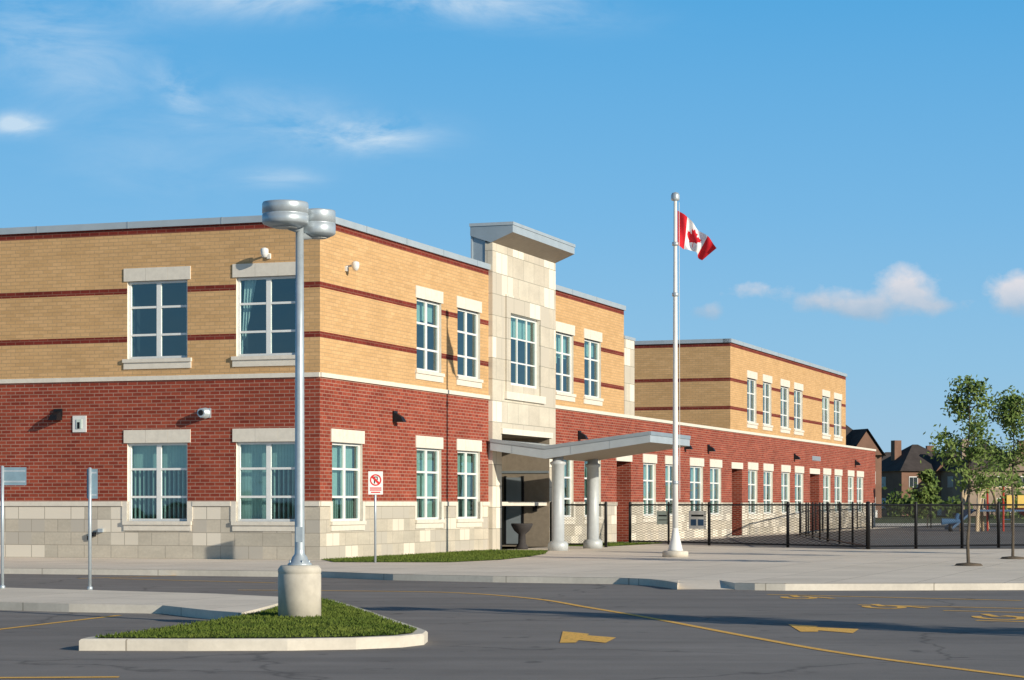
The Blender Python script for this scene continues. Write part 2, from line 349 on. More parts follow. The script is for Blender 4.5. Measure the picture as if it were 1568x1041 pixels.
# tower
ptT=lambda a,z,d:(.14-d,a,z)
tw=MB(); TW=(14.9,18.0,5.5,7.88); EN=(14.15,19.15,0,3.83)
wall(tw,ptT,T0,T1,[(0,10.06,'tower')],[TW,EN])
for t in (T0,T1): tw.poly([ptT(t,0,0),ptT(t,10.06,0),ptT(t,10.06,.26),ptT(t,0,.26)],'tower')
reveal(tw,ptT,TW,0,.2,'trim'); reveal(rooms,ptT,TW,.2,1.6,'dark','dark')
a0,a1,z0,z1=TW
for q in ((a0,a0+.09,z0,z1),(a1-.09,a1,z0,z1),(a0+.09,a1-.09,z0,z0+.09),(a0+.09,a1-.09,z1-.09,z1)): bx(frames,ptT,*q,.1,.18,'frame')
for fr in (.36,.68):
    x=a0+(a1-a0)*fr; bx(frames,ptT,x-.04,x+.04,z0+.09,z1-.09,.11,.17,'frame')
for fr in (.33,.67):
    z=z0+(z1-z0)*fr; bx(frames,ptT,a0+.09,a1-.09,z-.025,z+.025,.117,.163,'frame')
glass.poly([ptT(a0,z0,.14),ptT(a1,z0,.14),ptT(a1,z1,.14),ptT(a0,z1,.14)],'glass')
bx(blinds,ptT,a0,a1,z1-.75,z1,.3,.31,'blind')
for q in ((a0-.42,a0-.02,z0-.25,z1+.6),(a1+.02,a1+.42,z0-.25,z1+.6),(a0-.02,a1+.02,z1+.01,z1+.6)): bx(tw,ptT,*q,-.06,.05,'tower')
bx(tw,ptT,a0-.5,a1+.5,z0-.5,z0-.25,-.09,.05,'trim')
bx(tw,ptT,EN[0]-.1,EN[1]+.2,3.83,4.02,-.07,.05,'trim')
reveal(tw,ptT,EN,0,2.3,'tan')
for k in range(5):
    x=EN[0]+.2+k*1.15
    bx(tw,ptT,x,x+.07,0,2.9,2.12,2.2,'black')
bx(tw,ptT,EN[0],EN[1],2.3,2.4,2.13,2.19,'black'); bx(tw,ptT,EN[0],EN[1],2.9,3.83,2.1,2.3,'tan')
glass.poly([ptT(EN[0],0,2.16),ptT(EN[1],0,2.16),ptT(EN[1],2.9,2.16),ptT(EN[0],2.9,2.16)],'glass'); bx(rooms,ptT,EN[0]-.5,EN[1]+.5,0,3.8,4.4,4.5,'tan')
e1=EN[1]
bx(tw,ptT,e1-.06,e1-.002,.1,2.5,.95,1.03,'black'); bx(tw,ptT,e1-.05,e1-.004,.1,2.45,1.03,1.6,'metal'); bx(tw,ptT,e1-.06,e1-.002,.1,2.5,1.6,1.68,'black')
bx(tw,ptT,e1-.08,e1-.002,1.25,1.5,.45,.6,'black'); bx(tw,ptT,e1-.03,e1-.003,2.6,2.68,0.02,2.2,'metal')
tw.obj('entrance_tower',SB)
hd=MB(); y0,y1=13.2,19.8
prof=[(-.62,10.30),(.10,10.05),(.86,10.36),(.86,10.66),(-.62,10.66)]
for k in range(len(prof)):
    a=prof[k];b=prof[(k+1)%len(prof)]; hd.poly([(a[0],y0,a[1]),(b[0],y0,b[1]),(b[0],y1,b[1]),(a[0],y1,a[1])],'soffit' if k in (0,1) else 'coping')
hd.poly([(x,y0,z) for x,z in prof],'metal'); hd.poly([(x,y1,z) for x,z in prof],'metal')
hd.box(-.60,-.125,13.29,19.75,9.1,10.33,'metal'); hd.box(-.62,-.56,13.25,13.29,9.1,10.3,'coping')
hd.box(-.64,.885,y0-.03,y1+.03,10.60,10.70,'coping')
hd.obj('tower_roof_hood',SB)
cp=MB(); y0,y1=13.0,17.95
up=[(.15,3.62),(2.05,3.37),(5.55,3.80)]; lo=[(.15,3.26),(2.05,2.97),(5.55,3.47)]
P=up+lo[::-1]
for k in range(len(P)):
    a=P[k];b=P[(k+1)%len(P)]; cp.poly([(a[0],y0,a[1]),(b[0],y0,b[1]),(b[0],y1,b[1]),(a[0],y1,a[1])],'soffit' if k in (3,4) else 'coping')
for y in (y0,y1): 
    cp.poly([(up[0][0],y,up[0][1]),(up[1][0],y,up[1][1]),(lo[1][0],y,lo[1][1]),(lo[0][0],y,lo[0][1])],'coping'); cp.poly([(up[1][0],y,up[1][1]),(up[2][0],y,up[2][1]),(lo[2][0],y,lo[2][1]),(lo[1][0],y,lo[1][1])],'coping')
for i in (0,1):
    (xa,za),(xb,zb)=up[i],up[i+1]
    cp.hexa([(xa,y0-.03,za-.09),(xb,y0-.03,zb-.09),(xb,y0-.003,zb-.09),(xa,y0-.003,za-.09),(xa,y0-.03,za+.02),(xb,y0-.03,zb+.02),(xb,y0-.003,zb+.02),(xa,y0-.003,za+.02)],'metal')
cp.box(5.553,5.58,y0,y1,3.70,3.82,'metal')
for x in (.9,2.9,4.2):
    z=3.62-.25*(x-.15)/1.9 if x<2.05 else 3.37+.43*(x-2.05)/3.5
    cp.box(x,x+.015,y0-.006,y0-.001,z-.36,z-.1,'metal')
cp.obj('entry_canopy',SB)
cl=MB()
for t in (13.35,17.15):
    cl.lathe(2.36,t,[(.33,0),(.33,.22),(.27,.30),(.205,.31),(.205,2.75),(.26,2.80),(.26,2.86),(.18,2.9),(.18,3.05)],'column',28)
cl.obj('canopy_columns',SB)
fx=MB()
def walllight(pt,a,z):
    bx(fx,pt,a-.13,a+.13,z-.02,z+.20,-.06,0,'black')
    fx.hexa([pt(a-.14,z-.12,-.34),pt(a+.14,z-.12,-.34),pt(a+.14,z-.12,-.03),pt(a-.14,z-.12,-.03),pt(a-.10,z+.03,-.26),pt(a+.10,z+.03,-.26),pt(a+.10,z+.16,-.03),pt(a-.10,z+.16,-.03)],'black')
walllight(ptL,8.05,3.98); walllight(ptL,17.5,3.98)
for t in (5.2,23.0,38.3,42.4,61.2,79.2): walllight(ptR,t,4.02)
bx(fx,ptL,7.15,7.58,3.52,3.98,-.03,0,'white'); bx(fx,ptL,7.28,7.45,3.62,3.88,-.05,-.03,'blind')
bx(fx,ptL,7.34,7.42,3.62,3.80,-.055,-.05,'black')
def dome(pt,a,z):
    bx(fx,pt,a-.16,a+.16,z-.13,z+.13,-.05,0,'galv')
    c2=pt(a,z,-.3); fx.tube(pt(a,z,-.04),c2,.15,.12,'galv',16); fx.tube(c2,pt(a,z,-.33),.08,.07,'black',12)
dome(ptL,3.42,4.0); 
def cam(pt,a,z):
    bx(fx,pt,a-.05,a+.05,z-.12,z+.02,-.06,0,'white'); fx.tube(pt(a,z,-.02),pt(a,z+.05,-.28),.03,.03,'white'); 
    fx.lathe(*pt(a,0,-.30)[:2],[(.0,z-.12),(.07,z-.1),(.10,z-.02),(.11,z+.06),(.10,z+.12),(.03,z+.15)],'white',14)
cam(ptL,1.5,8.28); cam(ptR,1.7,8.06)
bx(fx,ptL,6.85,6.98,.6,.72,-.12,0,'black'); bx(fx,ptL,6.6,6.75,.72,.82,-.08,0,'galv'); bx(fx,ptL,7.0,7.1,.5,.62,-.06,0,'black')
for k in range(9): bx(fx,ptR,66+.26*k,66.18+.26*k,3.95,4.2,-.03,0,'galv')
fx.obj('wall_fixtures',SB)
walls.obj('walls',SB); trims.obj('stone_and_metal_trim',SB); frames.obj('window_frames',SB); glass.obj('window_glass',SB); blinds.obj('blinds',SB); rooms.obj('interiors',SB)
# ---------------------------------------------------------------- ground
g=MB(); g.poly([(-3000,-500,-.16),(3000,-500,-.16),(3000,5000,-.16),(-3000,5000,-.16)],'ground'); g.obj('ground')
g=MB(); g.poly([(-90,-60,-.13),(90,-60,-.13),(90,60,-.13),(-90,60,-.13)],'asph'); g.obj('road')
kerbline=[(-70,71.5),(-12.0,50.6),(-4.3,48.1),(-2.55,46.2),(-.4,45.0),(1.02,44.4),(2.2,43.9),(2.75,43.2),(3.0,42.2),(3.15,41.1)]
kerb2=[(4.25,41.1),(4.6,40.85),(5.16,40.7),(7.6,40.8),(10,41.0),(40,42.5)]
back=[(75,45),(75,170),(-70,170)]
sw=MB()
poly=kerbline+[(3.3,42.6),(4.1,42.6)]+kerb2+back
sw.prism(poly,-.13,0,'walk','kerb')
sw.poly([(3.15,41.1,-.124),(4.25,41.1,-.124),(4.1,42.6,0),(3.3,42.6,0)],'walk')
sw.obj('sidewalk')
def offset(poly,d):
    n=len(poly); out=[]; A=sum(poly[i][0]*poly[(i+1)%n][1]-poly[(i+1)%n][0]*poly[i][1] for i in range(n)); s=1 if A>0 else -1
    for i in range(n):
        a=Vector(poly[i-1]);b=Vector(poly[i]);c=Vector(poly[(i+1)%n]); e1=(b-a).normalized(); e2=(c-b).normalized()
        n1=Vector((-e1.y,e1.x))*s; n2=Vector((-e2.y,e2.x))*s; m=(n1+n2).normalized(); k=max(.35,m.dot(n1)); out.append(tuple(b+m*(d/k)))
    return out
def strip(mb,line,d,z,mat):
    for a,b in zip(line,line[1:]):
        a=Vector(a);b=Vector(b);e=(b-a).normalized();nn=Vector((-e.y,e.x))*d
        mb.poly([(a.x,a.y,z),(b.x,b.y,z),(b.x+nn.x,b.y+nn.y,z),(a.x+nn.x,a.y+nn.y,z)],mat)
kb=MB(); strip(kb,kerbline,.16,.004,'kerb'); strip(kb,kerb2,.16,.004,'kerb'); kb.obj('kerb')
pg=MB(); pg.poly([(4.6,82.6,.006),(11.8,72.0,.006),(60,76,.006),(60,165,.006),(34,165,.006),W(1.5,84)+(.006,),W(1.5,28)+(.006,)],'asph2'); pg.obj('playground_asphalt')
isl=[(-4.82,24.0),(-3.6,23.95),(-2.5,24.0),(-1.75,24.2),(-1.25,24.55),(-1.02,25.0),(-1.0,25.6),(-1.16,26.4),(-1.55,28.2),(-2.0,30.4),(-2.45,32.4),(-2.8,33.8),(-3.1,34.4),(-3.4,34.0),(-3.45,32.5),(-3.6,29.8),(-3.95,27.6),(-4.45,25.4),(-4.8,24.35)]
ob=MB(); inner=offset(isl,.15)
isl2=offset(isl,.02)
for i in range(len(isl)):
    j=(i+1)%len(isl); ob.poly([(*isl2[i],0),(*isl2[j],0),(*inner[j],0),(*inner[i],0)],'kerb'); ob.poly([(isl[i][0],isl[i][1],-.13),(isl[j][0],isl[j][1],-.13),(*isl[j],-.02),(*isl[i],-.02)],'kerb'); ob.poly([(*isl[i],-.02),(*isl[j],-.02),(*isl2[j],0),(*isl2[i],0)],'kerb')
ob.obj('traffic_island_kerb')
gi=MB(); gi.poly([(*p,.01) for p in inner],'grass')
def inside(x,y,pl):
    c=False; n=len(pl)
    for i in range(n):
        x1,y1=pl[i];x2,y2=pl[i-1]
        if (y1>y)!=(y2>y) and x<(x2-x1)*(y-y1)/(y2-y1)+x1: c=not c
    return c
def blades(mb,pl,n,h,z):
    xs=[p[0] for p in pl]; ys=[p[1] for p in pl]; k=0
    while k<n:
        x=random.uniform(min(xs),max(xs)); y=random.uniform(min(ys),max(ys))
        if not inside(x,y,pl): continue
        k+=1; a=random.uniform(0,6.28); w=.012; hh=h*random.uniform(.4,1.3); l=random.uniform(-.03,.03)
        mb.poly([(x-w*math.cos(a),y-w*math.sin(a),z),(x+w*math.cos(a),y+w*math.sin(a),z),(x+l,y+l,z+hh)],'grass')
blades(gi,offset(isl,.13),16000,.035,.008); gi.obj('island_grass')
lawn=[(-4.95,57.4),(-4.6,55.7),(-1.6,55.6),(-.3,58.0),(.5,61.5),(1.0,65.0),(1.15,69.0),W(.15,12.9),W(.0,0.05)]
gl=MB(); gl.poly([(*p,.012) for p in lawn],'grass'); blades(gl,lawn,14000,.045,.01); gl.obj('lawn')
l2=[W(.05,20.2),W(2.0,20.2),W(2.2,27),W(.05,27)]
gl=MB(); gl.poly([(*p,.012) for p in l2],'grass'); blades(gl,l2,3000,.06,.01); gl.obj('lawn')
md=MB(); med=[(-30,53.0),(-30,44.0),(-7.9,33.2),(-6.7,32.6),(-5.2,32.1),(-4.3,30.6),(-3.75,29.9),(-3.66,31.0),(-3.5,33.6),(-3.6,34.9),(-5,36.3),(-9.07,38.9)]
md.prism(med,-.13,-.004,'walk','kerb'); md.obj('median_walk')
mk=MB()
def line(pts,w,z=-.125):
    L=[];n=len(pts)
    for i in range(n):
        a=Vector(pts[max(0,i-1)]);b=Vector(pts[min(n-1,i+1)]); e=(b-a).normalized(); nn=Vector((-e.y,e.x))*w/2; p=Vector(pts[i]); L.append((p+nn,p-nn))
    for (a,b),(c,d) in zip(L,L[1:]): mk.poly([(*b,z),(*d,z),(*c,z),(*a,z)],'paint')
def spl(p,k=6):
    out=[]
    for i in range(len(p)-1):
        p0=Vector(p[max(0,i-1)]);p1=Vector(p[i]);p2=Vector(p[i+1]);p3=Vector(p[min(len(p)-1,i+2)])
        for j in range(k):
            t=j/k; out.append(tuple(.5*((2*p1)+(-p0+p2)*t+(2*p0-5*p1+4*p2-p3)*t*t+(-p0+3*p1-3*p2+p3)*t**3)))
    out.append(p[-1]); return out
line(spl([(-5.2,40.9),(-2.74,40.4),(-1.0,39.6),(.40,37.1),(1.2,34.0),(2.01,30.7),(2.93,26.4),(3.66,23.4),(4.82,20.3),(6.2,17)]),.12)
line([(-6.7,27.9),(-5.75,31.6)],.10); line([(-7.8,23.4),(-6.7,27.9)],.10); line([(-6.2,20.1),(-3.7,20.3)],.14)
line([(-9.5,47.2),(-6.8,50.2)],.10); line([(-8.8,47.2),(-4.9,44.6)],.1)
mk.poly([(x,y,-.1245) for x,y in ((.65,27.6),(.97,27.05),(.93,26.75),(1.27,26.3),(1.10,25.3),(.80,25.8),(.75,25.35),(.56,25.3))],'paint')
mk.poly([(x,y,-.1245) for x,y in ((3.74,29.2),(4.08,28.75),(4.02,28.5),(4.52,28.1),(4.30,27.2),(3.95,27.8),(3.9,27.5),(3.68,27.5))],'paint')
def handicap(cx,cy,s,z=-.1245):
    n=14
    P=[(cx+s*.5*math.cos(a),cy+s*1.0*math.sin(a)) for a in [math.pi*.8+i*1.5*math.pi/n for i in range(n+1)]]
    line(P,.14,z); line([(cx,cy+s*1.6),(cx,cy+.3*s),(cx+s*.7,cy+.3*s),(cx+s*1.1,cy-s*.8)],.14,z+.0005)
handicap(5.9,34.2,.55); handicap(5.0,37.6,.5); handicap(7.0,31.0,.6)
line([(4.6,38.9),(8.6,36.4)],.12); line([(5.6,34.9),(11,32)],.12); line([(6.6,33.0),(9.2,31.6)],.12); line([(6.5,30.2),(9,28.8)],.14)
mk.obj('road_markings')
# ---------------------------------------------------------------- street lamps
def street_lamp(x,y):
    e=empty('street_lamp',(x,y,0))
    b=MB(); b.lathe(0,0,[(.285,-.05),(.285,.565),(.28,.575),(.28,.585),(.287,.60),(.287,.64),(.25,.69),(0.0,.69)],'lampconc',40); b.obj('concrete_base',e)
    p=MB(); p.lathe(0,0,[(.16,.69),(.16,.71),(.12,.74),(.10,.80),(.068,.84),(.066,.9),(.060,3),(.052,5.22)],'galv',20); 
    p.box(-.045,.045,-.066,-.06,1.0,1.2,'galv')
    for a in (.4,1.97,3.5,5.1): p.lathe(.13*math.cos(a),.13*math.sin(a),[(.014,.7),(.014,.76)],'galv',6)
    p.obj('pole',e)
    for nm,(hx,hy,r,zb,zt) in {'lamp_head_1':(-.17,-.18,.305,5.17,5.475),'lamp_head_2':(.22,.20,.24,5.08,5.42)}.items():
        q=MB(); zm=zb+(zt-zb)*.5
        q.lathe(hx,hy,[(.05,zb-.02),(r*.6,zb-.02),(r*.95,zb+.02),(r,zb+.04),(r,zm-.012),(r*.975,zm-.008),(r*.975,zm+.008),(r,zm+.012),(r,zt-.02),(r*.97,zt),(r*.3,zt+.025),(.0,zt+.03)],'galv',44)
        q.tube((0,0,zb-.03),(hx*.7,hy*.7,zb+.0),.05,.05,'galv',10)
        q.lathe(hx,hy,[(r*.55,zb-.024),(r*.5,zb-.03),(0,zb-.03)],'white',24)
        q.obj(nm,e)
    return e
street_lamp(-2.817,28.6); street_lamp(10.9,22.8)
# ---------------------------------------------------------------- flagpole and flag
e=empty('flagpole',(4.644,61.3,0)); e.scale=(1.0285,1.0285,1.0285); p=MB()
p.lathe(0,0,[(.36,0),(.36,.14),(.33,.17),(0,.17)],'lampconc',32)
p.lathe(0,0,[(.22,.17),(.20,.22),(.12,.55),(.085,.75),(.085,.8)],'white',24)
p.lathe(0,0,[(.082,.75),(.075,3.0),(.06,6.5),(.045,9.85)],'white',16); p.lathe(0,0,[(.02,9.83),(.11,9.86),(.12,9.9),(.12,10.0),(.09,10.06),(0,10.09)],'galv',16)
for z in (2.0,7.2,8.6): p.lathe(0,0,[(.07,z),(.09,z+.01),(.09,z+.1),(.065,z+.11)],'galv',14)
p.tube((.12,-.05,1.6),(.10,-.05,9.8),.008,.008,'white',5); p.obj('pole',e)
half=[(0,1),(.17,.68),(.37,.78),(.27,.28),(.50,.52),(.56,.38),(.83,.43),(.74,.2),(.84,.1),(.38,-.27),(.42,-.42),(.04,-.36),(.04,-.85)]
leaf=half+[(-x,y) for x,y in half[::-1]]
fl=MB(); nu,nv=150,72
def fpos(u,v):
    top=Vector((.06,0,9.58))+Vector((1.06*u,-.05*u,-1.06*u+.10*math.sin(u*math.pi)))
    vec=Vector((0,0,-.96)).lerp(Vector((-.34,.30,-.28)),u**1.3)
    w=.10*math.sin(u*9+v*2.5)*min(1,u*3)+.04*math.sin(u*19-v*5)*min(1,u*3)
    return top+vec*v+Vector((.25*w,-w,.15*w))
base=len(fl.v)
for i in range(nu+1):
    for j in range(nv+1): fl.v.append(tuple(fpos(i/nu,j/nv)))
for i in range(nu):
    for j in range(nv):
        u=(i+.5)/nu;v=(j+.5)/nv
        red=u<.25 or u>.75 or inside((u-.5)*2/.46,(.5-v)/.42,leaf)
        a=base+i*(nv+1)+j; fl.f.append((a,a+nv+1,a+nv+2,a+1)); fl.m.append(fl.mi('flagred' if red else 'flagwhite')); fl.sm.append(True)
fl.obj('flag',e)
# ---------------------------------------------------------------- signs
def back_sign(x,y,sx0,sx1,z0,z1,top):
    e=empty('traffic_sign',(x,y,0)); p=MB(); p.lathe(0,0,[(.03,-.05),(.03,top),(0,top+.01)],'galv',10); p.lathe(0,0,[(.05,-.02),(.05,.04),(.03,.06)],'galv',10); p.obj('post',e)
    s=MB(); s.box(sx0,sx1,.032,.04,z0,z1,'signback'); s.box(sx0+.02,sx1-.02,.028,.033,z0+.05,z0+.08,'galv'); s.box(sx0+.02,sx1-.02,.028,.033,z1-.08,z1-.05,'galv'); s.obj('sign_plate',e)
back_sign(-7.42,37.9,-.06,.13,1.60,2.12,2.14); back_sign(-9.10,38.5,-.03,.42,1.84,2.16,2.18)
e=empty('no_parking_sign',(-3.5,55.2,0),.25); p=MB(); p.lathe(0,0,[(.03,-.02),(.03,2.3),(0,2.31)],'galv',10); p.obj('post',e)
s=MB(); s.box(-.19,.19,-.045,-.033,1.75,2.34,'white')
n=28;zc=2.12
for k in range(n):
    a=2*math.pi*k/n;b=2*math.pi*(k+1)/n
    s.poly([(.15*math.cos(a),-.049,zc+.15*math.sin(a)),(.15*math.cos(b),-.049,zc+.15*math.sin(b)),(.115*math.cos(b),-.049,zc+.115*math.sin(b)),(.115*math.cos(a),-.049,zc+.115*math.sin(a))],'signred')
s.poly([(-.11,-.052,zc+.07),(-.07,-.052,zc+.11),(.11,-.052,zc-.07),(.07,-.052,zc-.11)],'signred')
s.box(-.045,-.015,-.048,-.045,zc-.09,zc+.09,'black'); s.box(-.015,.045,-.048,-.045,zc+.065,zc+.09,'black'); s.box(-.015,.045,-.048,-.045,zc-.01,zc+.015,'black'); s.box(.03,.055,-.048,-.045,zc,zc+.08,'black')
s.box(-.15,.15,-.049,-.045,1.85,1.88,'signred'); s.box(-.12,.12,-.049,-.045,1.79,1.82,'signred'); s.box(-.15,.15,-.049,-.045,1.90,1.93,'signred'); s.obj('sign_plate',e)
# ---------------------------------------------------------------- fences
def fence(pts,h=1.5,sp=3.0,name='chain_link_fence'):
    e=empty(name,(0,0,0)); p=MB(); c=MB()
    for i,(a,b) in enumerate(zip(pts,pts[1:])):
        a=Vector((*a,0));b=Vector((*b,0));L=(b-a).length;n=max(1,round(L/sp))
        for k in range(n+ (1 if i==len(pts)-2 else 0)):
            q=a.lerp(b,k/n); r=.055 if (k==0 or k==n) else .04; p.lathe(q.x,q.y,[(r,0),(r,h+.05),(r*.5,h+.09),(0,h+.1)],'black',8)
        for z in (h-.02,.10): p.tube(a+Vector((0,0,z)),b+Vector((0,0,z)),.034,.034,'black',6)
        c.poly([a+Vector((0,0,.08)),b+Vector((0,0,.08)),b+Vector((0,0,h)),a+Vector((0,0,h))],'chain')
    p.obj('posts_and_rails',e); c.obj('mesh_panels',e); return e
fence([(4.5,82.2),(7.16,78.3),(9.57,74.8),(11.86,71.7),(13.6,72.6),(15.3,73.3),(16.7,74.0),(21.5,75.8),(34,80)])
fence([(11.9,72.2),(12.6,86),(13.9,104),(17,118),(22.4,134.0)],sp=5)
fence([W(2.2,19.2),W(.2,19.2)],sp=2.0)
fence([(22.4,134),(45,138),(80,142)],sp=4)
s=MB(); s.box(-.36,.36,-.06,-.05,.60,1.26,'white'); s.box(-.28,-.05,-.064,-.06,.72,.95,'blue'); s.box(.02,.26,-.064,-.06,.72,.95,'blue'); s.box(-.26,.26,-.064,-.06,1.05,1.12,'black'); s.obj('accessible_parking_sign',loc=(6.8,78.75,0),rotz=-.6)
s=MB(); s.box(-.25,.25,-.06,-.05,.75,1.25,'blind'); s.box(-.18,.18,-.064,-.06,1.05,1.1,'black'); s.box(-.18,.18,-.064,-.06,.9,.93,'black'); s.obj('notice_sign',loc=(5.65,80.5,0),rotz=-.6)
x,y=W(.55,15.0); b=MB(); b.lathe(0,0,[(.20,0),(.22,.05),(.13,.2),(.12,.5),(.26,.62),(.36,.8),(.36,.86),(.30,.86),(.28,.8),(0,.78)],'urn',20); b.obj('planter_urn',loc=(x,y,0))
x,y=W(-.9,15.2); b=MB(); b.lathe(0,0,[(.25,0),(.28,.03),(.28,.8),(.30,.82),(.30,.9),(.2,1.0),(0,1.04)],'urn',20); b.obj('waste_bin',loc=(x,y,0))
# ---------------------------------------------------------------- trees
def tree(x,y,H,cb,cr,seed,nleaf=2600,ls=.06,mat='leaf',name='young_tree',lean=0,nb=26):
    r=random.Random(seed); e=empty(name,(x,y,0)); t=MB()
    pts=[Vector((0,0,-.02))]; n=8
    for k in range(1,n+1): pts.append(Vector((lean*k/n+r.uniform(-.03,.03),r.uniform(-.03,.03),H*.96*k/n)))
    R0=.045*H/4.6
    for k in range(n): t.tube(pts[k],pts[k+1],R0*(1-k/n*.85),R0*(1-(k+1)/n*.85),'bark',8)
    tips=[]
    for k in range(nb):
        f=r.uniform(0,1); z=cb+(H*.93-cb)*f; i=min(n-1,int(z/(H*.96)*n)); q=pts[i].lerp(pts[i+1],(z/(H*.96)*n)-i)
        wid=cr*(1-.75*f**1.4)*(0.62+.38*min(1,f*4)); a=r.uniform(0,6.28); L=wid*r.uniform(.55,1.12)
        end=q+Vector((math.cos(a)*L,math.sin(a)*L,L*r.uniform(.3,.9))); mid=q.lerp(end,.5)+Vector((0,0,-.06*L))
        t.tube(q,mid,R0*.35,R0*.22,'bark',5); t.tube(mid,end,R0*.22,R0*.08,'bark',5)
        tips+= [(end,.20*cr/.75),(mid.lerp(end,.5),.2*cr/.75),(mid,.15*cr/.75)]
        for j in range(2):
            e2=mid.lerp(end,r.random())+Vector((r.uniform(-1,1),r.uniform(-1,1),r.uniform(-.2,.8)))*cr*.25; t.tube(mid,e2,R0*.15,R0*.06,'bark',4); tips.append((e2,.17*cr/.75))
    tips.append((pts[-1],.15*cr/.75)); tips.append((pts[-1]+Vector((0,0,.1)),.08*cr/.75))
    t.obj('trunk_and_limbs',e); l=MB()
    for k in range(nleaf):
        c,s=r.choice(tips); d=Vector((r.gauss(0,1),r.gauss(0,1),r.gauss(0,.9)))*s*.5; p=c+d
        a=Vector((r.gauss(0,1),r.gauss(0,1),r.gauss(0,1))).normalized(); b=a.orthogonal().normalized(); w=ls*r.uniform(.6,1.3)
        l.poly([p-a*w,p+b*w*.55,p+a*w,p-b*w*.55],mat if r.random()<.75 else 'leafd')
    l.obj('leaves',e); return e
tree(11.16,52.7,4.62,1.75,1.0,1,3000,nb=28); tree(13.75,59.2,4.5,1.8,1.12,5,3300,nb=28); 
tree(26.4,137,3.6,.8,1.0,11,1300,.15,name='small_tree'); tree(31.5,120,4.4,1.4,1.2,14,1500,.12,name='small_tree'); tree(18.6,62,4.4,1.8,.9,21)
tree(12.5,22.3,5.6,1.2,.9,31,8000,.07,nb=44)  # out-of-view tree, added to cast a broader shadow band across the road
b=MB(); b.lathe(11.16,52.7,[(.35,.0),(.3,.05),(0,.08)],'bark',14); b.lathe(13.75,59.2,[(.35,.0),(.3,.05),(0,.08)],'bark',14); b.obj('tree_mulch')
# ---------------------------------------------------------------- distant houses
def house(x,y,w,d,hw,hr,mat,rot=0,name='brick_house'):
    e=empty(name,(x,y,0),rot); b=MB(); b.box(-w/2,w/2,-d/2,d/2,0,hw,mat); b.obj('walls',e)
    r=MB(); o=.5; rl=max(.6,(w-d)*.5+ .8); c=[(-w/2-o,-d/2-o,hw),(w/2+o,-d/2-o,hw),(w/2+o,d/2+o,hw),(-w/2-o,d/2+o,hw)]; r1=(-rl/2,0,hw+hr); r2=(rl/2,0,hw+hr)
    r.poly([c[0],c[1],r2,r1],'shingle'); r.poly([c[1],c[2],r2],'shingle'); r.poly([c[2],c[3],r1,r2],'shingle'); r.poly([c[3],c[0],r1],'shingle'); r.poly(c,'white')
    gx=w*.2; r.poly([(gx-1.9,-d/2-.6,hw),(gx+1.9,-d/2-.6,hw),(gx,-d/2-.6,hw+hr*.62)],mat); r.poly([(gx-2.2,-d/2-.9,hw-.1),(gx,-d/2-.9,hw+hr*.68),(gx,0,hw+hr*.68),(gx-2.2,0,hw-.1)],'shingle'); r.poly([(gx+2.2,-d/2-.9,hw-.1),(gx,-d/2-.9,hw+hr*.68),(gx,0,hw+hr*.68),(gx+2.2,0,hw-.1)],'shingle')
    r.box(-w*.3-.5,-w*.3+.5,-.5,.5,hw+hr*.4,hw+hr+.5,mat); r.obj('roof',e)
    q=MB()
    for fx_ in (-.32,-.02,.3):
        for z0 in (.9,3.7):
            q.box(w*fx_-.65,w*fx_+.65,-d/2-.06,-d/2-.02,z0,z0+1.4,'white'); q.box(w*fx_-.57,w*fx_-.03,-d/2-.09,-d/2-.06,z0+.08,z0+1.3,'dark'); q.box(w*fx_+.03,w*fx_+.57,-d/2-.09,-d/2-.06,z0+.08,z0+1.3,'dark')
            q.box(-w/2-.06,-w/2-.02,-.7,.7,z0,z0+1.4,'white')
    q.box(w*.05,w*.42,-d/2-.12,-d/2-.065,.05,.85,'white'); q.obj('windows',e)
house(35.9,240,7.0,9,6.9,4.2,'hbrick',.3)
for i,(px,Y) in enumerate([(.1745,310),(.187,285),(.2035,295),(.2185,280),(.2325,300),(.246,285),(.260,295),(.275,280),(.290,300),(.306,290)]):
    house(px*Y,Y,9.5,9.5,5.8,3.2+.4*(i%2),'hbrick' if i%3 else 'hbrick2',random.uniform(-.15,.35))
dt=MB(); r=random.Random(9)
for k in range(34):
    cx=r.uniform(44,100);cy=r.uniform(220,270);hh=r.uniform(1.3,3.0)
    for j in range(150):
        d=Vector((r.gauss(0,1),r.gauss(0,1),r.gauss(0,1))); p=Vector((cx,cy,hh*.55))+Vector((d.x*hh*.35,d.y*hh*.35,d.z*hh*.28))
        if p.z<0: p.z=.2
        a=Vector((r.gauss(0,1),r.gauss(0,1),r.gauss(0,1))).normalized(); b=a.orthogonal(); w=.3*r.uniform(.6,1.3); dt.poly([p-a*w,p+b*w*.7,p+a*w,p-b*w*.7],'leafd' if r.random()<.6 else 'leaf')
dt.obj('distant_trees')
